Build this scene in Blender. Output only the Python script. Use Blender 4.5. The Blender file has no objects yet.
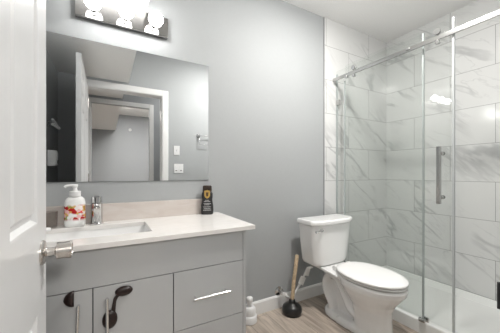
import bpy, bmesh, math, random
from mathutils import Vector, Matrix
random.seed(7)
C = bpy.context.scene.collection
S = bpy.context.scene
PI = math.pi

# ------------------------------------------------------------------ camera
cam_d = bpy.data.cameras.new('camera'); cam = bpy.data.objects.new('camera', cam_d); C.objects.link(cam)
cam.location = (0, 0, 1.10); cam.rotation_euler = (PI/2, 0, -math.radians(29.5))
cam_d.sensor_width = 36; cam_d.lens = 36*254.5/500; cam_d.shift_y = 0.013; cam_d.clip_start = 0.02
S.camera = cam

# ------------------------------------------------------------------ world, exposure, lights
w = bpy.data.worlds.new('world'); S.world = w; w.use_nodes = True
w.node_tree.nodes['Background'].inputs[0].default_value = (0.9, 0.95, 1, 1)
w.node_tree.nodes['Background'].inputs[1].default_value = 0.3
S.view_settings.view_transform = 'Standard'; S.view_settings.look = 'None'
S.view_settings.exposure = 0.8; S.view_settings.gamma = 1.0; S.view_settings.use_curve_mapping = False

BULB = 13.5       # emission strength of the vanity bulbs
DISC = 18.0       # emission strength of the bathroom ceiling light
HALL_FILL_W = 4.5     # watts of the unseen fill lamp added in the hall
LAMP_W = 11.0      # watts of the bathroom ceiling lamp, downward
GLOW_W = 7.5       # watts it spreads sideways and over the ceiling
ROOM_FILL_W = 50.0     # watts of the unseen fill lamp added in the far room

def area(name, loc, size, watts, col=(1, .97, .93)):
    d = bpy.data.lights.new(name, 'AREA'); d.shape = 'DISK'; d.size = size; d.energy = watts; d.color = col
    o = bpy.data.objects.new(name, d); C.objects.link(o); o.location = loc
    return o
def globe(name, loc, r, watts, col=(1, .975, .945)):
    d = bpy.data.lights.new(name, 'POINT'); d.shadow_soft_size = r; d.energy = watts; d.color = col
    o = bpy.data.objects.new(name, d); C.objects.link(o); o.location = loc
    return o
area('ceiling_lamp_light', (1.29, .84, 2.485), .12, LAMP_W)
globe('ceiling_lamp_glow', (1.29, .84, 2.36), .10, GLOW_W)
area('hall_fill_light', (1.1, -.27, 2.495), .24, HALL_FILL_W)  # fill light added in the hall outside the doorway
area('room_fill_light', (.45, -1.9, 2.495), 1.0, ROOM_FILL_W)  # broad fill added far behind, gives the cabinet fronts frontal light

# ------------------------------------------------------------------ constants
YA = 1.7026      # mirror wall
YF = .16         # inner face of the doorway wall
XL = -.43        # left wall
XR = 2.68        # tiled long wall
XT = 1.745       # start of tile on the mirror wall
ZC = 2.53        # ceiling

# ------------------------------------------------------------------ materials
def mat(name, col, rough=.5, metal=0, coat=0, emit=None, es=0, spec=.5, bump=None):
    m = bpy.data.materials.new(name); m.use_nodes = True
    nt = m.node_tree; b = nt.nodes['Principled BSDF']
    b.inputs['Base Color'].default_value = (*col, 1); b.inputs['Roughness'].default_value = rough
    b.inputs['Metallic'].default_value = metal; b.inputs['Coat Weight'].default_value = coat
    b.inputs['Specular IOR Level'].default_value = spec
    if emit: b.inputs['Emission Color'].default_value = (*emit, 1); b.inputs['Emission Strength'].default_value = es
    N = nt.nodes
    tc = N.new('ShaderNodeTexCoord'); nz = N.new('ShaderNodeTexNoise')
    sc, st, var = bump if bump else (40, .0, .015)
    nz.inputs['Scale'].default_value = sc; nz.inputs['Detail'].default_value = 4
    nt.links.new(tc.outputs['Object'], nz.inputs['Vector'])
    if st:
        bp = N.new('ShaderNodeBump'); bp.inputs['Strength'].default_value = st; bp.inputs['Distance'].default_value = .004
        nt.links.new(nz.outputs['Fac'], bp.inputs['Height']); nt.links.new(bp.outputs[0], b.inputs['Normal'])
    if var:
        r = N.new('ShaderNodeValToRGB')
        r.color_ramp.elements[0].color = (*[max(0, c*(1-var*2)) for c in col], 1); r.color_ramp.elements[0].position = .3
        r.color_ramp.elements[1].color = (*[min(1, c*(1+var*2)) for c in col], 1); r.color_ramp.elements[1].position = .7
        nt.links.new(nz.outputs['Fac'], r.inputs[0]); nt.links.new(r.outputs[0], b.inputs['Base Color'])
    return m

M = {}
M['wall'] = mat('grey wall paint', (.405, .42, .428), .75, bump=(60, .04, .005))
M['hallwall'] = mat('grey hall paint', (.37, .385, .40), .6, bump=(60, .04, .005))
M['ceil'] = mat('white ceiling paint', (.88, .88, .87), .9, bump=(90, .35, .01))
M['white'] = mat('white gloss trim paint', (.86, .86, .855), .3, bump=(20, .0, .005))
M['doorw'] = mat('white door paint', (.67, .675, .68), .28, bump=(20, .0, .005))
M['cab'] = mat('glossy grey lacquer', (.44, .45, .455), .2, coat=.4, bump=(10, 0, .004))
M['cabdark'] = mat('dark cabinet gap', (.03, .03, .03), .7)
M['chrome'] = mat('polished chrome', (.66, .66, .66), .08, metal=1)
M['nickel'] = mat('satin nickel', (.62, .59, .56), .25, metal=1)
M['steel'] = mat('brushed steel', (.52, .52, .51), .2, metal=1)
M['barchrome'] = mat('mirror chrome plate', (.36, .355, .35), .07, metal=1)
M['mirror'] = mat('silvered mirror', (.86, .87, .87), .01, metal=1, bump=(5, 0, 0))
M['mirror_edge'] = mat('dark mirror edge', (.25, .27, .27), .3)
M['porcelain'] = mat('white porcelain', (.88, .88, .875), .12, coat=.5, bump=(5, 0, .003))
M['seat'] = mat('white plastic seat', (.89, .89, .885), .22, bump=(5, 0, .003))
M['pan'] = mat('white acrylic', (.80, .81, .80), .25, bump=(5, 0, .004))
M['rubber'] = mat('black rubber', (.012, .012, .012), .3)
M['blackp'] = mat('black plastic', (.02, .02, .022), .35)
M['wood'] = mat('pale wooden stick', (.50, .38, .25), .6, bump=(60, .1, .12))
M['whitep'] = mat('white plastic', (.82, .82, .82), .3)
M['paper'] = mat('white paper tag', (.85, .85, .83), .7)
M['brown'] = mat('dark brown leather', (.014, .005, .004), .35, bump=(90, .2, .35))
M['gold'] = mat('gold print', (.55, .36, .10), .35, metal=.3)
M['ink'] = mat('white print', (.55, .55, .55), .5)
M['pull'] = mat('light steel pull', (.78, .78, .77), .22, metal=1)
M['seal'] = mat('translucent edge seal', (.42, .45, .45), .25)
M['sealw'] = mat('pale edge seal', (.44, .46, .46), .4)
M['grout'] = mat('grey metal trim', (.38, .38, .39), .4, metal=.3)
M['braid'] = mat('braided hose', (.7, .7, .7), .4, metal=.6)
M['diff'] = mat('lit diffuser', (.9, .9, .9), .5, emit=(1, .97, .92), es=DISC)
M['fill_diff'] = mat('lit fill diffuser', (.9, .9, .9), .5, emit=(1, .97, .92), es=5)  # glow of the fill lamps added in hall and far room
M['bulb'] = mat('lit bulb glass', (.95, .95, .95), .3, emit=(1, .985, .965), es=BULB)

def glass_mat(name, tint, rough=0):
    m = bpy.data.materials.new(name); m.use_nodes = True; nt = m.node_tree; N = nt.nodes; N.clear()
    out = N.new('ShaderNodeOutputMaterial'); mx = N.new('ShaderNodeMixShader'); tr = N.new('ShaderNodeBsdfTransparent')
    gl = N.new('ShaderNodeBsdfGlossy'); fr = N.new('ShaderNodeFresnel'); fr.inputs[0].default_value = 1.5
    gl.inputs['Roughness'].default_value = rough; tr.inputs[0].default_value = (*tint, 1)
    g = N.new('ShaderNodeNewGeometry'); mm = N.new('ShaderNodeMath'); mm.operation = 'SUBTRACT'; mm.use_clamp = True   # a straight-through pane reflects once, at its front face
    fr.inputs[0].default_value = 1.5; nt.links.new(fr.outputs[0], mm.inputs[0]); nt.links.new(g.outputs['Backfacing'], mm.inputs[1])
    nt.links.new(mm.outputs[0], mx.inputs[0]); nt.links.new(tr.outputs[0], mx.inputs[1]); nt.links.new(gl.outputs[0], mx.inputs[2])
    nt.links.new(mx.outputs[0], out.inputs[0]); return m
M['glass'] = glass_mat('shower glass', (.972, .980, .975))
M['cupglass'] = glass_mat('clear tumbler', (.86, .85, .84), .05)

def tile_mat(name, axis, ox):
    """marble look 61x31 cm tiles in running bond; axis = horizontal world axis of the wall"""
    m = bpy.data.materials.new(name); m.use_nodes = True; nt = m.node_tree; N = nt.nodes; L = nt.links
    b = N['Principled BSDF']; b.inputs['Roughness'].default_value = .10; b.inputs['Specular IOR Level'].default_value = .55
    g = N.new('ShaderNodeNewGeometry'); sp = N.new('ShaderNodeSeparateXYZ'); L.new(g.outputs['Position'], sp.inputs[0])
    ax = N.new('ShaderNodeMath'); ax.operation = 'SUBTRACT'; ax.inputs[1].default_value = ox; L.new(sp.outputs[axis], ax.inputs[0])
    az = N.new('ShaderNodeMath'); az.operation = 'SUBTRACT'; az.inputs[1].default_value = .0935; L.new(sp.outputs['Z'], az.inputs[0])
    cb = N.new('ShaderNodeCombineXYZ'); L.new(ax.outputs[0], cb.inputs[0]); L.new(az.outputs[0], cb.inputs[1])
    br = N.new('ShaderNodeTexBrick'); br.offset = .5; br.offset_frequency = 2
    br.inputs['Scale'].default_value = 1; br.inputs['Brick Width'].default_value = .61; br.inputs['Row Height'].default_value = .3115
    br.inputs['Mortar Size'].default_value = .0017; br.inputs['Mortar Smooth'].default_value = .1; br.inputs['Bias'].default_value = 0
    br.inputs['Color1'].default_value = (0, 0, 0, 1); br.inputs['Color2'].default_value = (1, 1, 1, 1); br.inputs['Mortar'].default_value = (.5, .5, .5, 1)
    L.new(cb.outputs[0], br.inputs['Vector'])
    # rotate so that veins run diagonally and stretch them
    mp = N.new('ShaderNodeMapping'); mp.inputs['Rotation'].default_value = (0, 0, math.radians(38 if axis == 'X' else -38)); L.new(cb.outputs[0], mp.inputs[0])
    ms = N.new('ShaderNodeMapping'); ms.inputs['Scale'].default_value = (.55, 2.4, 1); L.new(mp.outputs[0], ms.inputs[0])
    wv = N.new('ShaderNodeMath'); wv.operation = 'MULTIPLY'; wv.inputs[1].default_value = 3.0
    sc = N.new('ShaderNodeSeparateColor'); L.new(br.outputs['Color'], sc.inputs[0]); L.new(sc.outputs[0], wv.inputs[0])
    def ridge(scale, dist, width, strength):
        n = N.new('ShaderNodeTexNoise'); n.noise_dimensions = '4D'; n.inputs['Scale'].default_value = scale
        n.inputs['Detail'].default_value = 5; n.inputs['Roughness'].default_value = .5; n.inputs['Distortion'].default_value = dist
        L.new(ms.outputs[0], n.inputs['Vector']); L.new(wv.outputs[0], n.inputs['W'])
        s = N.new('ShaderNodeMath'); s.operation = 'SUBTRACT'; s.inputs[1].default_value = .5; L.new(n.outputs['Fac'], s.inputs[0])
        a = N.new('ShaderNodeMath'); a.operation = 'ABSOLUTE'; L.new(s.outputs[0], a.inputs[0])
        r = N.new('ShaderNodeMapRange'); r.inputs['From Min'].default_value = 0; r.inputs['From Max'].default_value = width
        r.inputs['To Min'].default_value = strength; r.inputs['To Max'].default_value = 0; r.interpolation_type = 'SMOOTHSTEP'
        L.new(a.outputs[0], r.inputs['Value']); return r
    r1 = ridge(1.25, .5, .028, .75); r2 = ridge(2.6, .6, .012, .4)
    n3 = N.new('ShaderNodeTexNoise'); n3.inputs['Scale'].default_value = 2.2; n3.inputs['Detail'].default_value = 2
    n3.noise_dimensions = '4D'; L.new(wv.outputs[0], n3.inputs['W']); L.new(mp.outputs[0], n3.inputs['Vector'])
    mk = N.new('ShaderNodeMapRange'); mk.inputs['From Min'].default_value = .40; mk.inputs['From Max'].default_value = .58; L.new(n3.outputs['Fac'], mk.inputs['Value'])
    ad = N.new('ShaderNodeMath'); ad.operation = 'MAXIMUM'; L.new(r1.outputs[0], ad.inputs[0]); L.new(r2.outputs[0], ad.inputs[1])
    mu = N.new('ShaderNodeMath'); mu.operation = 'MULTIPLY'; L.new(ad.outputs[0], mu.inputs[0]); L.new(mk.outputs[0], mu.inputs[1])
    mx = N.new('ShaderNodeMix'); mx.data_type = 'RGBA'; mx.inputs['A'].default_value = (.71, .715, .71, 1); mx.inputs['B'].default_value = (.43, .435, .44, 1)
    L.new(mu.outputs[0], mx.inputs['Factor'])
    m2 = N.new('ShaderNodeMix'); m2.data_type = 'RGBA'; m2.inputs['B'].default_value = (.30, .30, .30, 1)
    L.new(br.outputs['Fac'], m2.inputs['Factor']); L.new(mx.outputs['Result'], m2.inputs['A']); L.new(m2.outputs['Result'], b.inputs['Base Color'])
    return m
M['tile_r'] = tile_mat('marble tile long wall', 'Y', 1.10)
M['tile_b'] = tile_mat('marble tile end wall', 'X', 2.376)

def floor_mat():
    m = bpy.data.materials.new('greige vinyl plank'); m.use_nodes = True; nt = m.node_tree; N = nt.nodes; L = nt.links
    b = N['Principled BSDF']; b.inputs['Roughness'].default_value = .35
    tc = N.new('ShaderNodeTexCoord'); mp = N.new('ShaderNodeMapping'); mp.inputs['Rotation'].default_value = (0, 0, PI/2)
    mp.inputs['Location'].default_value = (.2, 1.46, 0)
    L.new(tc.outputs['Object'], mp.inputs[0])
    br = N.new('ShaderNodeTexBrick'); br.offset = .37; br.inputs['Scale'].default_value = 1; br.inputs['Brick Width'].default_value = 1.2
    br.inputs['Row Height'].default_value = .18; br.inputs['Mortar Size'].default_value = .0012
    br.inputs['Color1'].default_value = (.42, .36, .31, 1); br.inputs['Color2'].default_value = (.54, .475, .415, 1); br.inputs['Mortar'].default_value = (.12, .10, .08, 1)
    L.new(mp.outputs[0], br.inputs['Vector'])
    ms = N.new('ShaderNodeMapping'); ms.inputs['Scale'].default_value = (1.2, 11, 1); L.new(mp.outputs[0], ms.inputs[0])
    n = N.new('ShaderNodeTexNoise'); n.inputs['Scale'].default_value = 3; n.inputs['Detail'].default_value = 7; n.inputs['Distortion'].default_value = .8
    L.new(ms.outputs[0], n.inputs['Vector'])
    r = N.new('ShaderNodeValToRGB'); r.color_ramp.elements[0].position = .32; r.color_ramp.elements[0].color = (.62, .60, .58, 1)
    r.color_ramp.elements[1].position = .62; r.color_ramp.elements[1].color = (1.08, 1.06, 1.04, 1); L.new(n.outputs['Fac'], r.inputs[0])
    mx = N.new('ShaderNodeMix'); mx.data_type = 'RGBA'; mx.blend_type = 'MULTIPLY'; mx.inputs['Factor'].default_value = 1
    L.new(br.outputs['Color'], mx.inputs['A']); L.new(r.outputs[0], mx.inputs['B']); L.new(mx.outputs['Result'], b.inputs['Base Color'])
    return m
M['floor'] = floor_mat()

def quartz(name, c1, c2):
    m = bpy.data.materials.new(name); m.use_nodes = True; nt = m.node_tree; N = nt.nodes; L = nt.links
    b = N['Principled BSDF']; b.inputs['Roughness'].default_value = .2
    tc = N.new('ShaderNodeTexCoord'); mp = N.new('ShaderNodeMapping'); mp.inputs['Rotation'].default_value = (0, .3, .6); mp.inputs['Scale'].default_value = (1, 3, 3)
    L.new(tc.outputs['Object'], mp.inputs[0])
    n = N.new('ShaderNodeTexNoise'); n.inputs['Scale'].default_value = 7; n.inputs['Detail'].default_value = 8; n.inputs['Distortion'].default_value = 1
    L.new(mp.outputs[0], n.inputs['Vector'])
    r = N.new('ShaderNodeValToRGB'); r.color_ramp.elements[0].position = .35; r.color_ramp.elements[0].color = (*c1, 1)
    r.color_ramp.elements[1].position = .6; r.color_ramp.elements[1].color = (*c2, 1)
    L.new(n.outputs['Fac'], r.inputs[0]); L.new(r.outputs[0], b.inputs['Base Color']); return m
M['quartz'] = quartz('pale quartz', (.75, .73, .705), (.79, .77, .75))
M['quartz_shade'] = quartz('shaded pale quartz', (.60, .535, .495), (.65, .60, .565))  # same quartz, coloured darker and warmer for the shade on the upright face

def soap_mat():
    m = bpy.data.materials.new('floral printed bottle'); m.use_nodes = True; nt = m.node_tree; N = nt.nodes; L = nt.links
    b = N['Principled BSDF']; b.inputs['Roughness'].default_value = .25
    tc = N.new('ShaderNodeTexCoord'); sp = N.new('ShaderNodeSeparateXYZ'); L.new(tc.outputs['Object'], sp.inputs[0])
    v = N.new('ShaderNodeTexVoronoi'); v.inputs['Scale'].default_value = 62; L.new(tc.outputs['Object'], v.inputs['Vector'])
    s = N.new('ShaderNodeSeparateColor'); L.new(v.outputs['Color'], s.inputs[0])
    r = N.new('ShaderNodeValToRGB'); cr = r.color_ramp; cr.interpolation = 'CONSTANT'
    cols = [(0, (.50, .02, .02)), (.22, (.85, .50, .50)), (.38, (.75, .06, .04)), (.50, (.30, .34, .07)), (.62, (.88, .80, .78)), (.88, (.72, .42, .12))]
    cr.elements[0].position = 0; cr.elements[0].color = (*cols[0][1], 1); cr.elements[1].position = cols[1][0]; cr.elements[1].color = (*cols[1][1], 1)
    for p, c in cols[2:]:
        e = cr.elements.new(p); e.color = (*c, 1)
    L.new(s.outputs[0], r.inputs[0])
    # the print fills a band that wanders up and down
    n = N.new('ShaderNodeTexNoise'); n.inputs['Scale'].default_value = 22; L.new(tc.outputs['Object'], n.inputs['Vector'])
    def mr(a, b_, c, d, src):
        q = N.new('ShaderNodeMapRange'); q.inputs['From Min'].default_value = a; q.inputs['From Max'].default_value = b_
        q.inputs['To Min'].default_value = c; q.inputs['To Max'].default_value = d; L.new(src, q.inputs['Value']); return q.outputs[0]
    lo = mr(.030, .042, 0, 1, sp.outputs['Z']); hi = mr(.105, .118, 1, 0, sp.outputs['Z']); th = mr(.36, .44, 0, 1, n.outputs['Fac'])
    a = N.new('ShaderNodeMath'); a.operation = 'MULTIPLY'; L.new(lo, a.inputs[0]); L.new(hi, a.inputs[1])
    a2 = N.new('ShaderNodeMath'); a2.operation = 'MULTIPLY'; L.new(a.outputs[0], a2.inputs[0]); L.new(th, a2.inputs[1])
    mx = N.new('ShaderNodeMix'); mx.data_type = 'RGBA'; mx.inputs['A'].default_value = (.86, .86, .85, 1)
    L.new(a2.outputs[0], mx.inputs['Factor']); L.new(r.outputs[0], mx.inputs['B']); L.new(mx.outputs['Result'], b.inputs['Base Color'])
    return m
M['soap'] = soap_mat()

# ------------------------------------------------------------------ mesh helpers (world coordinates)
def nb(): return bmesh.new()
def box(bm, x0, x1, y0, y1, z0, z1):
    vs = [bm.verts.new(p) for p in ((x0,y0,z0),(x1,y0,z0),(x1,y1,z0),(x0,y1,z0),(x0,y0,z1),(x1,y0,z1),(x1,y1,z1),(x0,y1,z1))]
    for f in ((0,3,2,1),(4,5,6,7),(0,1,5,4),(1,2,6,5),(2,3,7,6),(3,0,4,7)): bm.faces.new([vs[i] for i in f])
    return bm
def bx(*a): return box(nb(), *a)
def loft(bm, rings, cap=True, closed=True):
    R = [[bm.verts.new(p) for p in r] for r in rings]
    n = len(R[0])
    for a, b in zip(R, R[1:]):
        for i in range(n if closed else n-1):
            j = (i+1) % n; bm.faces.new((a[i], a[j], b[j], b[i]))
    if cap: bm.faces.new(R[0][::-1]); bm.faces.new(R[-1])
    return bm
def frame_of(d):
    d = Vector(d).normalized(); u = d.orthogonal().normalized(); return u, d.cross(u)
def tube(bm, pts, r, n=12, cap=True):
    pts = [Vector(p) for p in pts]; rs = r if isinstance(r, (list, tuple)) else [r]*len(pts)
    d0 = (pts[1]-pts[0]).normalized(); u = d0.orthogonal().normalized(); rings = []
    for i, p in enumerate(pts):
        d = (pts[min(i+1, len(pts)-1)]-pts[max(i-1, 0)]).normalized()
        u = (u-d*u.dot(d)).normalized(); v = d.cross(u)
        rings.append([p+(u*math.cos(2*PI*k/n)+v*math.sin(2*PI*k/n))*rs[i] for k in range(n)])
    return loft(bm, rings, cap)
def lathe(bm, base, axis, prof, n=28, sx=1, sy=1):
    """prof = [(radius, distance along axis)]"""
    ax = Vector(axis).normalized(); base = Vector(base)
    if abs(ax.z) > .9: u, v = Vector((1,0,0)), Vector((0,1,0))
    else: u, v = frame_of(ax)
    rings = [[base+ax*h+(u*math.cos(2*PI*k/n)*sx+v*math.sin(2*PI*k/n)*sy)*max(r, 1e-4) for k in range(n)] for r, h in prof]
    return loft(bm, rings)
def sphere(bm, c, r, sz=1, n=24, m=14):
    prof = [(r*math.sin(PI*i/m), -r*sz*math.cos(PI*i/m)) for i in range(m+1)]
    return lathe(bm, c, (0,0,1), prof, n)
def prism(bm, pts, axis, a, b):
    """polygon pts (2D) extruded along axis from a to b"""
    def P(p, t):
        return {'X': (t, p[0], p[1]), 'Y': (p[0], t, p[1]), 'Z': (p[0], p[1], t)}[axis]
    return loft(bm, [[P(p, a) for p in pts], [P(p, b) for p in pts]])
def smooth_path(pts, k=6):
    P = [Vector(p) for p in pts]; out = []
    for i in range(len(P)-1):
        p0 = P[max(i-1,0)]; p1 = P[i]; p2 = P[i+1]; p3 = P[min(i+2,len(P)-1)]
        for j in range(k):
            t = j/k; out.append(.5*((2*p1)+(-p0+p2)*t+(2*p0-5*p1+4*p2-p3)*t*t+(-p0+3*p1-3*p2+p3)*t**3))
    out.append(P[-1]); return out

def obj(name, bm, m, parent=None, bevel=0, smooth=False, segs=2, sub=0, mods=None):
    bmesh.ops.recalc_face_normals(bm, faces=bm.faces)
    if parent: org = parent['_w']
    else:
        xs = [v.co for v in bm.verts]
        org = ((min(v.x for v in xs)+max(v.x for v in xs))/2, (min(v.y for v in xs)+max(v.y for v in xs))/2, min(v.z for v in xs))
    org = Vector(org)
    for v in bm.verts: v.co -= org
    me = bpy.data.meshes.new(name); bm.to_mesh(me); bm.free()
    o = bpy.data.objects.new(name, me); C.objects.link(o); me.materials.append(M[m] if isinstance(m, str) else m)
    o['_w'] = tuple(org)
    if parent: o.parent = parent
    else: o.location = org
    if smooth:
        for p in me.polygons: p.use_smooth = True
    if mods: mods(o)
    if bevel:
        b = o.modifiers.new('bevel', 'BEVEL'); b.width = bevel; b.segments = segs; b.limit_method = 'ANGLE'; b.angle_limit = math.radians(40)
        b.harden_normals = False
        for p in me.polygons: p.use_smooth = True
        wn = o.modifiers.new('wn', 'WEIGHTED_NORMAL'); wn.keep_sharp = True
    if sub:
        s = o.modifiers.new('sub', 'SUBSURF'); s.levels = sub; s.render_levels = sub
        for p in me.polygons: p.use_smooth = True
    return o
def auto_smooth(o, ang=40):
    me = o.data
    for p in me.polygons: p.use_smooth = True
    bm = bmesh.new(); bm.from_mesh(me)
    for e in bm.edges:
        if len(e.link_faces) == 2 and e.calc_face_angle(0) > math.radians(ang): e.smooth = False
    bm.to_mesh(me); bm.free(); return o
def thing(name, loc, label, cat, group=None):
    o = bpy.data.objects.new(name, None); C.objects.link(o); o.location = loc; o['_w'] = tuple(loc); o.empty_display_size = .05
    o['label'] = label; o['category'] = cat
    if group: o['group'] = group
    return o
def tag(o, label, cat, group=None):
    o['label'] = label; o['category'] = cat
    if group: o['group'] = group
    return o
def struct(name, bm, m, label, cat, bevel=0):
    o = obj(name, bm, m, bevel=bevel); o['kind'] = 'structure'; o['label'] = label; o['category'] = cat; return o

# ================================================================== STRUCTURE
X0, X1, Y0 = -1.3, 2.8, -3.7
struct('floor', bx(X0, X1, Y0, YA+.12, -.06, 0), 'floor', 'greige wood-look plank floor running through bathroom and hall', 'floor')
struct('ceiling', bx(X0, X1, Y0, YA+.12, ZC, ZC+.06), 'ceil', 'white stippled ceiling above the bathroom and hall', 'ceiling')
struct('wall_back', bx(X0, X1, YA, YA+.12, 0, ZC), 'wall', 'grey painted wall behind the mirror and toilet', 'wall')
struct('wall_right', bx(XR+.01, XR+.12, Y0, YA, 0, ZC), 'wall', 'wall core behind the marble tiled long shower wall', 'wall')
struct('wall_left', bx(XL-.12, XL, YF, YA, 0, ZC), 'wall', 'grey painted left wall beside the vanity, seen in the mirror', 'wall')
# doorway wall with opening x -.19 .. .60, top 2.05
b = nb(); box(b, X0, -.19, .05, YF, 0, ZC); box(b, .61, XR+.01, .05, YF, 0, ZC); box(b, -.19, .61, .05, YF, 2.05, ZC)
struct('wall_front', b, 'wall', 'grey painted wall holding the bathroom doorway, seen in the mirror', 'wall')
struct('wall_shower_side', bx(XR, XR+.01, YF, YA, .09, ZC), 'tile_r', 'marble-look white tiles with grey veins along the long shower side', 'tiled wall')
struct('wall_shower_back', bx(XT, XR, YA-.008, YA, .09, ZC), 'tile_b', 'marble-look tiled end wall of the shower beside the toilet', 'tiled wall')
struct('wall_shower_front', bx(1.86, XR, YF, YF+.008, .09, ZC), 'tile_b', 'marble-look tiled shower end wall nearest the doorway', 'tiled wall')
# trim pieces
struct('trim_1', bx(XT-.008, XT, YA-.009, YA, 0, ZC), 'grout', 'thin metal edge strip where grey wall meets marble tile', 'tile edge trim')
struct('trim_2', bx(XL, .225, YF, YA, 2.134, ZC), 'ceil', 'white lowered ceiling bulkhead over the vanity, seen in the mirror', 'bulkhead')
struct('trim_3', bx(XL-.5, .20, Y0+.1, .05, 2.134, ZC), 'ceil', 'white lowered bulkhead in the hall beyond the doorway', 'bulkhead')
bb = nb(); prism(bb, [(YA, 0), (YA-.014, 0), (YA-.014, .090), (YA-.008, .100), (YA, .102)], 'X', .652, XT-.008)
struct('baseboard_back', bb, 'white', 'white baseboard along the grey wall behind the toilet', 'baseboard')
bb = nb(); prism(bb, [(YF, 0), (YF+.014, 0), (YF+.014, .078), (YF+.008, .088), (YF, .09)], 'X', .68, 1.86)
struct('baseboard_front', bb, 'white', 'white baseboard along the doorway wall right of the door', 'baseboard')
# door frame: jambs + casings
b = nb()
box(b, -.19, -.172, .035, YF, 0, 2.05); box(b, .592, .61, .035, YF, 0, 2.05); box(b, -.172, .592, .035, YF, 2.032, 2.05)
struct('trim_4', b, 'white', 'white door jamb lining the bathroom doorway', 'door jamb')
def casing(name, xl, xr, zt, y0, y1, label, wd=.07):
    b = nb(); box(b, xl-wd, xl, y0, y1, 0, zt+wd); box(b, xr, xr+wd, y0, y1, 0, zt+wd); box(b, xl, xr, y0, y1, zt, zt+wd)
    return struct(name, b, 'white', label, 'door casing', bevel=.004)
casing('trim_5', -.176, .598, 2.036, YF, YF+.012, 'white casing around the bathroom doorway, seen in the mirror')
# hall beyond
b = nb(); box(b, X0, -.17, -.68, -.57, 0, ZC); box(b, .56, X1, -.68, -.57, 0, ZC); box(b, -.17, .56, -.68, -.57, 2.05, ZC)
struct('wall_hall', b, 'hallwall', 'grey hall wall with a cased opening, seen in the mirror', 'wall')
casing('trim_6', -.17, .55, 2.04, -.57, -.558, 'white casing around the hall opening, seen in the mirror', .06)
struct('wall_far', bx(X0, X1, Y0, Y0+.1, 0, ZC), 'hallwall', 'grey far wall of the room across the hall', 'wall')
struct('wall_far_side', bx(X0-.1, X0, Y0, YA+.12, 0, ZC), 'hallwall', 'grey side wall at the left end of hall and far room', 'wall')

# ================================================================== BATHROOM DOOR (open, left foreground)
DX0, DX1, DY0, DY1 = -.202, -.167, .175, .935
door = thing('door_1', (-.1825, DY0, 0), 'white six-panel bathroom door standing open at the left edge', 'door'); door['kind'] = 'structure'
DY1 = 1.03
W = DY1-DY0
st, mu = .12, .15
cols_ = [(DY0+st, DY0+(W-mu)/2), (DY0+(W+mu)/2, DY1-st*.93)]
rows_ = [(.23, .706), (.955, 1.64), (1.74, 1.93)]
b = nb(); z0, z1 = .012, 2.03
ys = [DY0, cols_[0][0], cols_[0][1], cols_[1][0], cols_[1][1], DY1]
for i in (0, 2, 4): box(b, DX0, DX1, ys[i], ys[i+1], z0, z1)
zs = [z0] + [v for r in rows_ for v in r] + [z1]
for (ya, yb) in cols_:
    for i in range(0, len(zs), 2): box(b, DX0, DX1, ya, yb, zs[i], zs[i+1])
obj('door_slab', b, 'doorw', door)
for (ya, yb) in cols_:
    for (za, zb) in rows_:
        b = nb()
        for sx, xf in ((1, DX1), (-1, DX0)):
            d1, d2 = .008, .002
            rr = []
            for ins, dep in ((0, 0), (.006, -.0015), (.016, -.013), (.024, -.013), (.038, -.002), (.04, -.002)):
                x = xf+sx*dep; rr.append([(x, ya+ins, za+ins), (x, yb-ins, za+ins), (x, yb-ins, zb-ins), (x, ya+ins, zb-ins)])
            loft(b, rr, cap=False)
            bmesh.ops.contextual_create(b, geom=[v for v in b.verts[-4:]])
        obj('door_panel', b, 'doorw', door)
# knob set
kz, ky = .862, DY1-.062
kn = obj('door_knob', lathe(nb(), (DX1, ky, kz), (1,0,0), [(.036,0),(.036,.004),(.032,.008),(.016,.010),(.0125,.014),(.0125,.030),(.015,.034),(.0255,.037),(.0255,.040),(.0245,.052),(.0265,.070),(.026,.074),(.019,.0755),(.018,.073),(.003,.073)], 32), 'nickel', door)
auto_smooth(kn)
kn = obj('door_knob', lathe(nb(), (DX0, ky, kz), (-1,0,0), [(.036,0),(.036,.004),(.032,.008),(.016,.010),(.0125,.014),(.0125,.030),(.0255,.037),(.0245,.052),(.0265,.070),(.026,.074),(.003,.074)], 32), 'nickel', door)
auto_smooth(kn)
obj('latch_plate', bx(-.196, -.173, DY1, DY1+.002, kz-.03, kz+.03), 'nickel', door)
for hz in (.25, 1.05, 1.85):
    obj('hinge', tube(nb(), [(-.164, DY0-.004, hz-.045), (-.164, DY0-.004, hz+.045)], .006), 'nickel', door)
# strike plate on the right jamb
b = nb(); prism(b, [(.10, 0), (.150, 0), (.160, -.004), (.166, -.009), (.1705, -.0095), (.1715, -.007), (.165, .0), (.155, .0022), (.10, .0022)], 'Z', .868, .914)
for v in b.verts: v.co = Vector((.5905+v.co.y, v.co.x, v.co.z))
sp = obj('strike_plate', b, 'blackp', bevel=.001); tag(sp, 'black metal strike plate on the white doorway jamb at the right edge', 'strike plate')

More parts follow.
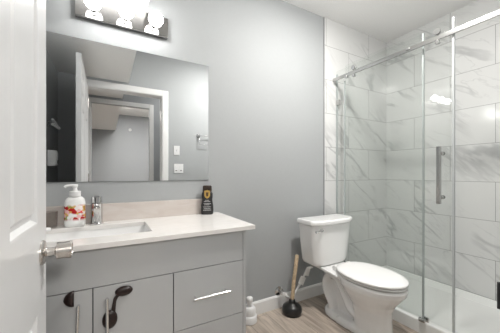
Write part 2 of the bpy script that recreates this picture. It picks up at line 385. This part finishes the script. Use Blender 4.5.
# ================================================================== VANITY
CZ = .82; CX1 = .70; CYF = 1.178; CF = 1.200    # counter top, right end, front edge, cabinet face
ct = thing('countertop', (.13, 1.44, CZ-.02), 'pale quartz vanity countertop with low backsplash under the mirror', 'countertop')
sx0, sx1, sy0, sy1 = -.285, .195, 1.30, 1.585
xs = [XL+.002, sx0, sx1, CX1]; ysq = [CYF, sy0, sy1, YA-.001]
b = nb()
vt = {}
for zi, z in enumerate((CZ-.022, CZ)):
    for i, x in enumerate(xs):
        for j, y in enumerate(ysq): vt[i, j, zi] = b.verts.new((x, y, z))
for i in range(3):
    for j in range(3):
        if (i, j) == (1, 1): continue
        for zi in (0, 1): b.faces.new([vt[i,j,zi], vt[i+1,j,zi], vt[i+1,j+1,zi], vt[i,j+1,zi]])
for i in range(3):
    b.faces.new([vt[i,0,0], vt[i+1,0,0], vt[i+1,0,1], vt[i,0,1]]); b.faces.new([vt[i,3,0], vt[i+1,3,0], vt[i+1,3,1], vt[i,3,1]])
    b.faces.new([vt[0,i,0], vt[0,i+1,0], vt[0,i+1,1], vt[0,i,1]]); b.faces.new([vt[3,i,0], vt[3,i+1,0], vt[3,i+1,1], vt[3,i,1]])
b.faces.new([vt[1,1,0], vt[2,1,0], vt[2,1,1], vt[1,1,1]]); b.faces.new([vt[1,2,0], vt[2,2,0], vt[2,2,1], vt[1,2,1]])
b.faces.new([vt[1,1,0], vt[1,2,0], vt[1,2,1], vt[1,1,1]]); b.faces.new([vt[2,1,0], vt[2,2,0], vt[2,2,1], vt[2,1,1]])
obj('counter_slab', b, 'quartz', ct, bevel=.0015)
obj('backsplash', bx(XL+.002, .615, YA-.018, YA-.001, CZ, CZ+.103), 'quartz_shade', ct, bevel=.0015)
# undermount sink: a hollow basin
snk = thing('sink', (-.045, 1.44, .66), 'white rectangular undermount sink set into the quartz countertop', 'sink')
def rrect(x0, x1, y0, y1, r, z, k=5):
    out = []
    for cx_, cy_, a0 in ((x1-r, y1-r, 0), (x0+r, y1-r, 90), (x0+r, y0+r, 180), (x1-r, y0+r, 270)):
        for i in range(k+1):
            a = math.radians(a0+90*i/k); out.append((cx_+r*math.cos(a), cy_+r*math.sin(a), z))
    return out
e = .004; zt = CZ-.0225
rings = [rrect(sx0-.02, sx1+.02, sy0-.02, sy1+.02, .03, zt), rrect(sx0-e, sx1+e, sy0-e, sy1+e, .02, zt),
         rrect(sx0+.004, sx1-.004, sy0+.004, sy1-.004, .03, zt-.09), rrect(sx0+.03, sx1-.03, sy0+.03, sy1-.03, .05, zt-.118), rrect(-.08, -.01, 1.41, 1.47, .02, zt-.122)]
b = nb(); loft(b, rings, cap=False); b.faces.new(b.verts[-24:])
outr = [[(x, y, z-.008) for x, y, z in r] for r in rings]
loft(b, outr, cap=False)
o = obj('basin', b, 'porcelain', snk); auto_smooth(o, 50)
obj('drain', lathe(nb(), (-.045, 1.44, zt-.124), (0,0,1), [(.022,0),(.022,.004),(.018,.005),(.012,.009),(.001,.010)], 20), 'chrome', snk)

van = thing('vanity_cabinet', (.11, 1.45, 0), 'glossy grey vanity cabinet with two doors and drawers under the quartz top', 'vanity cabinet')
CXR = .654; ZT = CZ-.023
b = nb()
box(b, XL+.003, CXR-.017, CF+.02, YA-.002, .09, .66); box(b, XL+.003, CXR-.017, CF+.02, CF+.06, .66, ZT-.002)
obj('carcass', b, 'cabdark', van)
obj('side_panel', bx(CXR-.017, CXR, CF, YA-.016, .0, ZT), 'cab', van, bevel=.001)
obj('toe_kick', bx(XL+.003, CXR-.018, CF+.07, CF+.085, 0, .089), 'cab', van)
g = .0018
def front(name, x0, x1, z0, z1): return obj(name, bx(x0+g, x1-g, CF, CF+.018, z0+g, z1-g), 'cab', van, bevel=.0012)
front('front_panel', XL+.003, CXR-.017, .637, ZT)
d1 = front('cabinet_door', XL+.003, -.046, .092, .637)
d2 = front('cabinet_door', -.046, .272, .092, .637)
w1 = front('drawer', .272, CXR-.017, .36, .637)
w2 = front('drawer', .272, CXR-.017, .092, .36)
def handle(parent, p0, p1, dep=.032, r=.0055):
    """bar handle with two posts; p0,p1 = (x,z)"""
    b = nb(); y = CF-dep
    dx, dz = p1[0]-p0[0], p1[1]-p0[1]; L = math.hypot(dx, dz); ux, uz = dx/L, dz/L
    tube(b, [(p0[0]-ux*.012, y, p0[1]-uz*.012), (p1[0]+ux*.012, y, p1[1]+uz*.012)], r, 14)
    for (x, z) in (p0, p1): tube(b, [(x, CF+.001, z), (x, y, z)], .0045, 12)
    o = obj('handle', b, 'pull', parent); auto_smooth(o); return o
handle(d1, (-.093, .582), (-.100, .40)); handle(d2, (.004, .585), (.005, .40))
handle(w1, (.372, .503), (.533, .503), r=.006); handle(w2, (.372, .24), (.533, .24), r=.005)

# brown child locks on the cabinet fronts
def blob(bm, c, rx, rz, th, x_cut=None, squash=0):
    pts = []
    for k in range(20):
        a = 2*PI*k/20; x = c[0]+rx*math.cos(a); z = c[1]+rz*math.sin(a)*(1+squash*math.cos(a))
        if x_cut is not None: x = min(x, x_cut)
        pts.append((x, z))
    rr = []
    cx_ = sum(p[0] for p in pts)/20; cz_ = sum(p[1] for p in pts)/20
    for s, y in ((1, 0), (1, .3), (.9, .7), (.6, .95), (.15, 1)):
        rr.append([(cx_+(p[0]-cx_)*s, CF-.0005-th*y, cz_+(p[1]-cz_)*s) for p in pts])
    return loft(bm, rr)
l1 = obj('cabinet_lock', blob(nb(), (-.108, .612), .034, .031, .016, x_cut=-.112+.004, squash=.1), 'brown', smooth=True)
tag(l1, 'small dark brown half-round pad stuck across the gap above the left cabinet door', 'cabinet lock')
lk = thing('cabinet_lock', (.04, CF, .55), 'dark brown strap lock with two pads hanging over the middle cabinet door', 'cabinet lock')
obj('pad', blob(nb(), (.066, .603), .034, .020, .016), 'brown', lk, smooth=True)
obj('pad', blob(nb(), (.014, .497), .028, .038, .016, squash=.0), 'brown', lk, smooth=True)
b = nb(); pth = smooth_path([(.058, CF-.005, .600), (.036, CF-.007, .583), (.029, CF-.008, .555), (.024, CF-.006, .51)], 5)
loft(b, [[(p.x-wd, p.y, p.z), (p.x+wd, p.y, p.z-.002), (p.x+wd, p.y+.004, p.z-.002), (p.x-wd, p.y+.004, p.z)] for p, wd in zip(pth, [.006+.004*abs(i-8)/8 for i in range(len(pth))])])
obj('strap', b, 'brown', lk)

# ================================================================== MIRROR
mi = thing('mirror', (.115, YA, 1.052), 'large frameless rectangular mirror on the grey wall above the vanity', 'mirror')
obj('mirror_back', bx(-.395, .626, YA-.0045, YA-.0005, 1.050, 1.850), 'mirror_edge', mi)
obj('mirror_glass', bx(-.3935, .6245, YA-.0065, YA-.0045, 1.0515, 1.8485), 'mirror', mi)

# ================================================================== LIGHT BAR
BX0, BX1, BZ0, BZ1 = -.148, .345, 1.962, 2.085
lb = thing('vanity_light', (.1, YA, BZ0), 'chrome bar light with three round lit bulbs above the mirror', 'wall light')
obj('light_bar', bx(BX0, BX1, YA-.032, YA-.0005, BZ0, BZ1), 'barchrome', lb, bevel=.003)
for k in range(3):
    x = -.060+.159*k; zb = 2.014
    s = obj('socket', lathe(nb(), (x, YA-.0322, zb), (0,-1,0), [(.030,0),(.030,.004),(.021,.006),(.019,.010),(.019,.034),(.020,.036)], 24), 'steel', lb); auto_smooth(s)
    prof = [(.0135, .0)] + [(.0415*math.sin(a), .052-.0415*math.cos(a)) for a in [math.radians(d) for d in range(22, 180, 9)]] + [(.0005, .0935)]
    obj('bulb', lathe(nb(), (x, YA-.060, zb), (0,-1,0), prof, 28), 'bulb', lb, smooth=True)

# ceiling lamp (disc) above the bathroom
cl = thing('ceiling_lamp', (1.29, .84, ZC), 'flush round lit ceiling lamp over the bathroom floor', 'ceiling lamp')
o = obj('lamp_base', lathe(nb(), (1.29, .84, ZC-.001), (0,0,-1), [(.150,0),(.150,.014),(.143,.020),(.05,.020)], 40), 'white', cl); auto_smooth(o)
o = obj('lamp_diffuser', lathe(nb(), (1.29, .84, ZC-.020), (0,0,-1), [(.142,0),(.138,.006),(.11,.011),(.001,.012)], 40), 'diff', cl); auto_smooth(o)
for nm, xx, yy, r in (('hall', 1.1, -.27, .13), ('room', .45, -1.9, .25)):  # unseen lamps added as fill behind the camera
    t = thing('ceiling_lamp', (xx, yy, ZC), 'added round fill lamp on the ceiling of the '+('hall outside the doorway' if nm == 'hall' else 'room beyond the hall'), 'ceiling lamp')
    o = obj('lamp_diffuser', lathe(nb(), (xx, yy, ZC-.001), (0,0,-1), [(r,0),(r*.97,.016),(r*.7,.028),(.001,.030)], 36), 'fill_diff', t); auto_smooth(o)

# ================================================================== THINGS ON THE COUNTER
sb = thing('soap_dispenser', (-.145, 1.625, CZ), 'white foaming soap bottle with red and green flower print beside the faucet', 'soap dispenser')
cx_, cy_ = -.142, 1.625
def ell(z, a, b_, n=32, p=2.6):
    out = []
    for k in range(n):
        t = 2*PI*k/n; c, s = math.cos(t), math.sin(t)
        out.append((cx_+a*math.copysign(abs(c)**(2/p), c), cy_+b_*math.copysign(abs(s)**(2/p), s), CZ+z))
    return out
rr = [ell(z, a, a*.62) for z, a in ((.0,.042),(.003,.046),(.02,.0475),(.08,.0475),(.124,.0465),(.140,.043),(.151,.035),(.156,.027),(.157,.02))]
obj('bottle', loft(nb(), rr), 'soap', sb, smooth=True)
o = obj('pump', lathe(nb(), (cx_, cy_, CZ+.157), (0,0,1), [(.025,0),(.026,.002),(.026,.026),(.023,.028),(.011,.029),(.009,.045),(.012,.048),(.013,.058),(.001,.060)], 28), 'whitep', sb); auto_smooth(o)
b = nb(); pth = smooth_path([(cx_+.012, cy_, CZ+0.212), (cx_-.01, cy_, CZ+0.215), (cx_-.036, cy_-.004, CZ+0.213), (cx_-.046, cy_-.006, CZ+0.205)], 4)
tube(b, pth, [.0075]*3+[.0065]*(len(pth)-4)+[.005], 12); obj('spout', b, 'whitep', sb, smooth=True)

fa = thing('faucet', (-.044, 1.645, CZ), 'short chrome single-lever faucet behind the sink', 'faucet')
fx, fy = -.044, 1.645
o = obj('faucet_body', lathe(nb(), (fx, fy, CZ), (0,0,1), [(.034,0),(.034,.004),(.029,.008),(.028,.02),(.027,.105),(.028,.112),(.022,.115),(.022,.119)], 28), 'chrome', fa); auto_smooth(o)
b = nb(); tube(b, [(fx, fy-.015, CZ+.085), (fx, fy-.06, CZ+.092), (fx, fy-.115, CZ+.088)], [.0165,.015,.013], 16)
tube(b, [(fx, fy-.105, CZ+.088), (fx, fy-.105, CZ+.068)], [.010,.009], 16); o = obj('spout', b, 'chrome', fa); auto_smooth(o, 50)
b = nb(); tube(b, [(fx, fy, CZ+.119), (fx, fy, CZ+.150)], [.027,.026], 24)
box(b, fx-.011, fx+.011, fy-.07, fy, CZ+.148, CZ+.158); o = obj('lever', b, 'chrome', fa); auto_smooth(o)

bt = thing('body_wash_bottle', (.600, 1.652, CZ), 'black bottle with gold crest and white print at the right end of the counter', 'bottle')
cx_, cy_ = .600, 1.652
rr = [ell(z, a, .022*(a/.04) if z > .13 else .023, p=3) for z, a in ((0,.036),(.003,.040),(.03,.042),(.06,.041),(.085,.036),(.10,.0345),(.12,.0375),(.14,.037),(.150,.033),(.152,.03))]
for r_ in rr:
    pass
obj('bottle', loft(nb(), rr), 'blackp', bt, smooth=True)
o = obj('cap', loft(nb(), [ell(z, a, a*.62, p=3) for z, a in ((.152,.029),(.155,.031),(.188,.030),(.195,.026),(.196,.01))]), mat('dark brown cap', (.03, .018, .012), .3), bt); auto_smooth(o)
b = nb(); prism(b, [(cx_-.019, CZ+.160), (cx_, CZ+.165), (cx_+.019, CZ+.160), (cx_+.019, CZ+.128), (cx_+.012, CZ+.115), (cx_, CZ+.108), (cx_-.012, CZ+.115), (cx_-.019, CZ+.128)], 'Y', cy_-.0262, cy_-.021)
obj('crest', b, 'gold', bt)
b = nb()
prism(b, [(cx_-.009, CZ+.150), (cx_+.009, CZ+.150), (cx_+.007, CZ+.128), (cx_, CZ+.121), (cx_-.007, CZ+.128)], 'Y', cy_-.0272, cy_-.0262)
obj('emblem', b, mat('brown crest centre', (.09, .045, .015), .4), bt)
b = nb()
for z, wd in ((.094,.012),(.086,.020),(.072,.024),(.064,.018),(.050,.026),(.038,.022),(.028,.026)):
    x = cx_-wd
    while x < cx_+wd-.003:
        l = random.uniform(.002, .006); box(b, x, min(x+l, cx_+wd), cy_-.0242, cy_-.0225, CZ+z, CZ+z+.0042); x += l+.0014
obj('print', b, 'ink', bt)

bt.rotation_euler.z = -math.radians(21)
cup = thing('glass_tumbler', (-.246, 1.615, CZ), 'clear glass tumbler on the counter behind the open door edge', 'glass')
o = obj('tumbler', lathe(nb(), (-.252, 1.615, CZ), (0,0,1), [(.034,0),(.036,.003),(.039,.085),(.037,.085),(.034,.008),(.002,.007)], 28), 'cupglass', cup); auto_smooth(o)
b = nb(); prism(b, [(-.262+.032*math.cos(a)*(1-.25*(a>PI)), 1.545+.022*math.sin(a)) for a in [2*PI*k/18 for k in range(18)]], 'Z', CZ, CZ+.016)
so = obj('soap_bar', b, 'whitep', bevel=.006, segs=3); tag(so, 'white bar of soap on the counter in front of the glass tumbler', 'soap')

# ================================================================== TOILET
TX, TB = 1.589, 1.62      # centre line, back of the tank
def TP(x, y, z): return (TX+x, TB-y, z)
def egg(z, yc, f, r, hw, n=36, pf=2.0, pr=2.3):
    out = []
    for k in range(n):
        t = 2*PI*k/n; c, s = math.cos(t), math.sin(t)
        p = pf if s > 0 else pr
        x = hw*math.copysign(abs(c)**(2/p), c); y = (f if s > 0 else r)*math.copysign(abs(s)**(2/p), s)
        out.append(TP(x, yc+y, z))
    return out
tl = thing('toilet', (TX, TB-.35, 0), 'white two-piece porcelain toilet with closed lid beside the shower', 'toilet')
b = nb()
loft(b, [egg(z, .50, f, r, w_) for z, f, r, w_ in ((0,.160,.12,.108),(.02,.160,.12,.108),(.05,.150,.11,.098),(.13,.143,.11,.096),(.19,.145,.125,.105),(.235,.162,.150,.128),(.285,.200,.182,.157),(.325,.230,.205,.174),(.358,.239,.212,.177),(.370,.233,.208,.172))])
# deck under the tank
loft(b, [[TP(x, y, z) for x, y in ((-hw, .04), (hw, .04), (hw2, .34), (-hw2, .34))] for z, hw, hw2 in ((.325,.085,.12),(.34,.105,.15),(.364,.11,.155))])
# foot plate
loft(b, [egg(z, .36, f, r, w_, pr=3) for z, f, r, w_ in ((0,.26,.235,.116),(.03,.26,.235,.114),(.048,.25,.225,.095))])
# trapway tube seen on the side
pt = smooth_path([TP(0,.48,.10), TP(0,.39,.115), TP(0,.335,.19), TP(0,.275,.285), TP(0,.20,.305), TP(0,.145,.25), TP(0,.155,.16), TP(0,.20,.09), TP(0,.20,.02)], 5)
rings = []
for i, p in enumerate(pt):
    d = (pt[min(i+1,len(pt)-1)]-pt[max(i-1,0)]).normalized(); u = Vector((1,0,0)); v = d.cross(u)
    rings.append([p+u*math.cos(a)*.086+v*math.sin(a)*.040 for a in [2*PI*k/18 for k in range(18)]])
loft(b, rings)
# web between trap and deck/bowl
loft(b, [[TP(x, y, z) for x, y in ((-hw,.16),(hw,.16),(hw,.45),(-hw,.45))] for z, hw in ((.02,.03),(.345,.03))])
def tm(o):
    r = o.modifiers.new('remesh', 'REMESH'); r.mode = 'VOXEL'; r.voxel_size = .005; r.use_smooth_shade = True
    s = o.modifiers.new('smooth', 'SMOOTH'); s.factor = .6; s.iterations = 5
obj('toilet_bowl', b, 'porcelain', tl, mods=tm)
def slab(rings): return loft(nb(), rings)
obj('toilet_seat', slab([egg(z, .50, f, .225, w_) for z, f, w_ in ((.3755,.222,.160),(.3785,.236,.172),(.3865,.238,.173),(.3885,.230,.166))]), 'seat', tl, smooth=True)
o = obj('toilet_lid', slab([egg(z, .50, f, .235-dd, w_) for z, f, w_, dd in ((.3945,.220,.158,.015),(.3965,.238,.180,0),(.405,.239,.181,0),(.411,.233,.175,.005),(.4155,.205,.150,.03),(.417,.12,.08,.1))]), 'seat', tl, smooth=True)
for s in (-1, 1): obj('lid_hinge', bx(TX+s*.075-.018, TX+s*.075+.018, TB-.275, TB-.243, .362, .400), 'seat', tl, bevel=.005)
def tank(z, hw, d0, d1, ch, bow=0):
    # back-left, back-right, right, chamfer, front
    pts = [(-hw, d0), (hw, d0), (hw, d1-ch*.62), (hw-ch*.35, d1-ch*.25), (hw-ch, d1-bow*.2), (hw-ch*1.6, d1+bow*.7), (hw*.3, d1+bow), (-hw*.3, d1+bow), (-hw+ch*1.6, d1+bow*.7), (-hw+ch, d1-bow*.2), (-hw+ch*.35, d1-ch*.25), (-hw, d1-ch*.62)]
    return [TP(x, y, z) for x, y in pts]
o = obj('tank', loft(nb(), [tank(.366,.160,.02,.155,.04,.008), tank(.372,.175,.012,.168,.045,.008), tank(.40,.188,.010,.174,.05,.008), tank(.55,.208,.008,.180,.055,.008), tank(.693,.219,.006,.186,.055,.008)]), 'porcelain', tl, bevel=.008, segs=3)
o = obj('tank_lid', loft(nb(), [tank(.694,.226,.0,.194,.058,.014), tank(.699,.233,-.002,.200,.058,.016), tank(.722,.233,-.002,.200,.058,.016), tank(.733,.227,.004,.192,.058,.014)]), 'porcelain', tl, bevel=.005, segs=3)
b = nb(); ly = .182
lathe(b, TP(-.145, ly, .657), (0,-1,0), [(.014,0),(.014,.006),(.009,.010),(.009,.018),(.001,.019)], 20)
tube(b, [TP(-.145, ly+.018, .657), TP(-.180, ly+.023, .657), TP(-.215, ly+.018, .652)], [.008,.007,.009], 12)
o = obj('flush_lever', b, 'chrome', tl); auto_smooth(o)
o = obj('supply_nut', lathe(nb(), TP(-.125, .07, .366), (0,0,-1), [(.016,0),(.018,.004),(.018,.02),(.010,.026)], 6), 'steel', tl)
for s in (-1, 1): obj('bolt_cap', lathe(nb(), TP(s*.095, .30, .03), (0,0,1), [(.014,0),(.014,.012),(.009,.02),(.001,.022)], 16), 'whitep', tl, smooth=True)

# supply valve and hose on the wall
vv = thing('water_valve', (1.235, YA-.03, .12), 'small chrome shut-off valve on the wall above the baseboard, behind the plunger', 'valve')
o = obj('escutcheon', lathe(nb(), (1.235, YA, .130), (0,-1,0), [(.040,0),(.039,.005),(.018,.014),(.010,.016),(.010,.05),(.001,.051)], 24), 'chrome', vv); auto_smooth(o)
o = obj('valve_body', lathe(nb(), (1.235, YA-.045, .118), (0,0,1), [(.012,0),(.013,.004),(.013,.03),(.009,.036),(.001,.037)], 16), 'chrome', vv); auto_smooth(o)
o = obj('valve_knob', lathe(nb(), (1.235, YA-.058, .133), (0,-1,0), [(.006,0),(.006,.008),(.016,.010),(.016,.018),(.001,.020)], 16), 'whitep', vv, ); auto_smooth(o)
b = nb(); hp = smooth_path([(1.240, YA-.058, .125), (1.275, YA-.062, .10), (1.325, YA-.062, .075), (1.355, YA-.065, .12), (1.405, YA-.07, .185), (1.445, YA-.08, .26), (1.458, YA-.10, .31), (1.452, TB-.075, .339)], 6)
tube(b, hp, .0085, 10); hs = obj('supply_hose', b, 'whitep', smooth=True); tag(hs, 'white water supply hose running from wall valve up to the toilet tank', 'hose')
def tagpaper(i, c, ang, wd, ht, lab):
    b = nb(); box(b, -wd/2, wd/2, -.0006, .0006, -ht/2, ht/2)
    box(b, -.006, .006, -.0008, .02, ht*.1, ht*.1+.012)
    R = Matrix.Translation(c) @ Matrix.Rotation(math.radians(ang), 4, 'Y'); bmesh.ops.transform(b, matrix=R, verts=b.verts)
    o = obj('paper_tag', b, 'paper'); tag(o, lab, 'tag', 'paper tags on the supply hose'); return o
tagpaper(0, (1.405, YA-.09, .215), 30, .06, .065, 'lower white paper tag on the supply hose, beside the plunger stick')
tagpaper(1, (1.452, YA-.105, .285), 20, .045, .07, 'upper white paper tag on the supply hose, just below the tank')

# plunger
pl = thing('plunger', (1.27, 1.57, 0), 'black rubber plunger with wooden stick standing on the floor by the toilet', 'plunger')
o = obj('plunger_cup', lathe(nb(), (1.27, 1.575, 0), (0,0,1), [(.060,0),(.072,.004),(.078,.02),(.078,.040),(.070,.060),(.052,.074),(.034,.082),(.026,.090),(.024,.108),(.018,.112)], 32), 'rubber', pl, smooth=True)
o = obj('stick', tube(nb(), [(1.272, 1.577, .095), (1.302, 1.590, .25), (1.348, 1.608, .43), (1.350, 1.609, .437)], [.0155,.0155,.0155,.010], 14), 'wood', pl); auto_smooth(o)

# white brush holder squeezed between vanity and wall
bh = thing('toilet_brush', (.985, 1.62, 0), 'small white toilet brush holder on the floor beside the vanity end', 'toilet brush')
bxx, byy = .925, 1.643
o = obj('holder', lathe(nb(), (bxx, byy, 0), (0,0,1), [(.052,0),(.056,.004),(.056,.045),(.052,.052),(.046,.056),(.045,.075),(.045,.100),(.038,.110),(.018,.115)], 28), 'whitep', bh); auto_smooth(o)
o = obj('brush_handle', lathe(nb(), (bxx, byy, .114), (0,0,1), [(.018,0),(.017,.015),(.022,.03),(.026,.05),(.024,.062),(.015,.070),(.001,.072)], 20), 'whitep', bh, smooth=True)

# ================================================================== SHOWER
GX = 1.89; PY0 = YF+.009; PY1 = YA-.009
pn = thing('shower_pan', (2.27, .93, 0), 'white acrylic shower base with raised front curb', 'shower base')
b = nb()
xo = 1.872
rings = [[(x0_, y0_, z), (x1_, y0_, z), (x1_, y1_, z), (x0_, y1_, z)] for x0_, x1_, y0_, y1_, z in (
    (xo, XR-.001, PY0, PY1, 0), (xo, XR-.001, PY0, PY1, .086), (xo+.006, XR-.001, PY0, PY1, .093), (xo+.062, XR-.02, PY0+.02, PY1-.02, .093),
    (xo+.078, XR-.03, PY0+.03, PY1-.03, .080), (xo+.10, XR-.06, PY0+.08, PY1-.08, .050), (2.24, 2.30, .42, .48, .036))]
loft(b, rings)
obj('pan_shell', b, 'pan', pn, bevel=.006, segs=3)
obj('drain', lathe(nb(), (2.27, .45, .036), (0,0,1), [(.045,0),(.045,.003),(.03,.004),(.001,.004)], 24), 'chrome', pn)

fx_ = thing('shower_glass_panel', (GX, 1.32, .094), 'fixed clear glass shower panel against the tiled end wall', 'glass panel')
obj('glass_sheet', bx(GX+.006, GX+.014, .94, YA-.009, .0945, 2.06), 'glass', fx_)
obj('edge_seal', bx(GX+.004, GX+.016, .932, .942, .0945, 2.06), 'seal', fx_)
obj('wall_clamp', bx(GX-.003, GX+.022, YA-.05, YA-.009, 1.735, 1.785), 'steel', fx_, bevel=.003)
obj('wall_channel', bx(GX+.002, GX+.018, YA-.020, YA-.0085, .0945, 2.03), 'seal', fx_)

dr = thing('shower_door', (GX-.02, 1.15, .10), 'sliding clear glass shower door with vertical bar handle, slid open', 'shower door')
DXg = GX-.016
obj('glass_sheet', bx(DXg-.004, DXg+.004, .755, 1.57, .112, 2.067), 'glass', dr)
obj('edge_seal', bx(DXg-.006, DXg+.006, .745, .756, .112, 2.067), 'sealw', dr)
obj('edge_seal', bx(DXg-.005, DXg+.005, 1.571, 1.583, .112, 1.93), 'seal', dr)
b = nb(); hy = .812; hx = DXg-.045
box(b, hx-.010, hx+.010, hy-.011, hy+.011, .905, 1.268)
o = obj('handle', b, 'steel', dr, bevel=.002)
for z in (.945, 1.225):
    h = obj('handle_post', lathe(nb(), (hx+.008, hy, z), (1,0,0), [(.009,0),(.009,.014),(.013,.016),(.013,.0335),(.013,.0335)], 18), 'steel', dr); auto_smooth(h)
    h = obj('handle_post', lathe(nb(), (DXg+.004, hy, z), (1,0,0), [(.013,0),(.013,.008),(.001,.009)], 18), 'steel', dr); auto_smooth(h)
def roller(y):
    RZ = 2.001
    o = obj('roller', lathe(nb(), (DXg-.024, y, RZ+.0035), (1,0,0), [(.001,-.014),(.019,-.013),(.0205,-.010),(.0205,-.003),(.017,0),(.012,.002),(.012,.020)], 28), 'chrome', dr); auto_smooth(o)
    o = obj('roller_stop', lathe(nb(), (DXg-.020, y, 1.938), (1,0,0), [(.001,-.014),(.013,-.013),(.0145,-.010),(.0145,-.002),(.008,0),(.008,.016)], 24), 'chrome', dr); auto_smooth(o)
roller(.828); roller(1.462)

rl = thing('shower_rail', (GX-.03, .93, 1.975), 'long flat steel rail carrying the sliding shower door', 'rail')
obj('rail_bar', bx(DXg-.026, DXg-.012, PY0+.001, YA-.0085, 1.954, 1.983), 'steel', rl, bevel=.002)
o = obj('rail_stop', bx(DXg-.034, DXg-.006, 1.53, 1.555, 1.940, 1.960), 'chrome', rl, bevel=.003)
o = obj('rail_stop', bx(DXg-.034, DXg-.006, 1.00, 1.025, 1.963, 1.978), 'chrome', rl, bevel=.003)
gd = obj('door_guide', box(box(nb(), DXg-.022, DXg-.006, .905, .945, .0935, .118), DXg+.006, DXg+.019, .895, .925, .0935, .125), 'chrome', bevel=.002)
tag(gd, 'small metal guide block on the curb at the foot of the shower glass', 'door guide')

# ================================================================== THINGS SEEN IN THE MIRROR
sw = thing('light_switch', (.772, YF, 1.325), 'white single light switch on the doorway wall, above the double plate', 'light switch')
obj('wall_plate', bx(.735, .807, YF, YF+.006, 1.325, 1.44), 'whitep', sw, bevel=.002)
obj('toggle', bx(.767, .775, YF+.006, YF+.018, 1.372, 1.392), 'whitep', sw, bevel=.001)
s2 = thing('outlet_plate', (.795, YF, 1.10), 'white double outlet plate on the doorway wall, below the light switch', 'outlet')
obj('wall_plate', bx(.738, .853, YF, YF+.006, 1.100, 1.214), 'whitep', s2, bevel=.002)
for xx in (.765, .825):
    obj('socket', bx(xx-.017, xx+.017, YF+.006, YF+.008, 1.123, 1.191), 'whitep', s2, bevel=.001)
    obj('slot', bx(xx-.010, xx+.010, YF+.008, YF+.0085, 1.127, 1.135), 'blackp', s2)
tr = thing('towel_ring', (1.05, YF, 1.45), 'square chrome towel ring on the doorway wall, seen in the mirror', 'towel ring')
o = obj('wall_mount', lathe(nb(), (1.05, YF, 1.585), (0,1,0), [(.028,0),(.028,.006),(.012,.010),(.012,.045),(.001,.046)], 24), 'chrome', tr); auto_smooth(o)
b = nb(); y = YF+.038
tube(b, [(1.05, y, 1.585), (1.21, y, 1.585), (1.215, y, 1.58), (1.215, y, 1.475), (1.21, y, 1.47), (1.055, y, 1.47), (1.05, y, 1.475), (1.05, y, 1.58)], .0035, 8)
obj('ring', b, 'chrome', tr, smooth=True)
hk = thing('robe_hook', (XL, .66, 1.48), 'white double-arm hook on the left wall, seen in the mirror', 'hook')
o = obj('hook_plate', lathe(nb(), (XL, .68, 1.52), (1,0,0), [(.026,0),(.026,.006),(.012,.010),(.012,.04),(.001,.041)], 20), 'chrome', hk); auto_smooth(o)
o = obj('arm', tube(nb(), [(XL+.035, .69, 1.555), (XL+.04, .66, 1.545), (XL+.062, .58, 1.50), (XL+.064, .575, 1.503)], [.009,.011,.011,.014], 12), 'whitep', hk); auto_smooth(o)
o = obj('arm', tube(nb(), [(XL+.035, .70, 1.515), (XL+.05, .68, 1.505), (XL+.07, .63, 1.490), (XL+.071, .628, 1.491)], [.010,.011,.011,.012], 12), 'whitep', hk); auto_smooth(o)
ds = thing('air_freshener', (XL, .66, 1.14), 'white plug-in air freshener on the left wall, seen in the mirror', 'air freshener')
obj('plug_body', loft(nb(), [[(XL+x, .66+sy*w_, z) for x, sy in ((0,-1),(.05*k,-1),(.065*k,-.6),(.065*k,.6),(.05*k,1),(0,1))] for z, w_, k in ((1.16,.030,.8),(1.175,.034,1),(1.27,.036,1.05),(1.295,.030,.9))]), 'whitep', ds, bevel=.004)
o = obj('vent_hole', lathe(nb(), (XL+.066, .66, 1.195), (1,0,0), [(.016,0),(.016,.003),(.001,.0035)], 20), 'blackp', ds)
th = thing('smoke_alarm', (.52, Y0+.1, 2.17), 'small round white alarm high on the far wall, seen in the mirror', 'alarm')
o = obj('alarm_body', lathe(nb(), (.52, Y0+.1, 2.17), (0,1,0), [(.036,0),(.036,.02),(.03,.032),(.001,.034)], 24), 'whitep', th); auto_smooth(o)
o = obj('alarm_button', lathe(nb(), (.52, Y0+.134, 2.17), (0,1,0), [(.012,0),(.012,.003),(.001,.004)], 16), 'seal', th)

for o in bpy.data.objects:
    if '_w' in o: del o['_w']
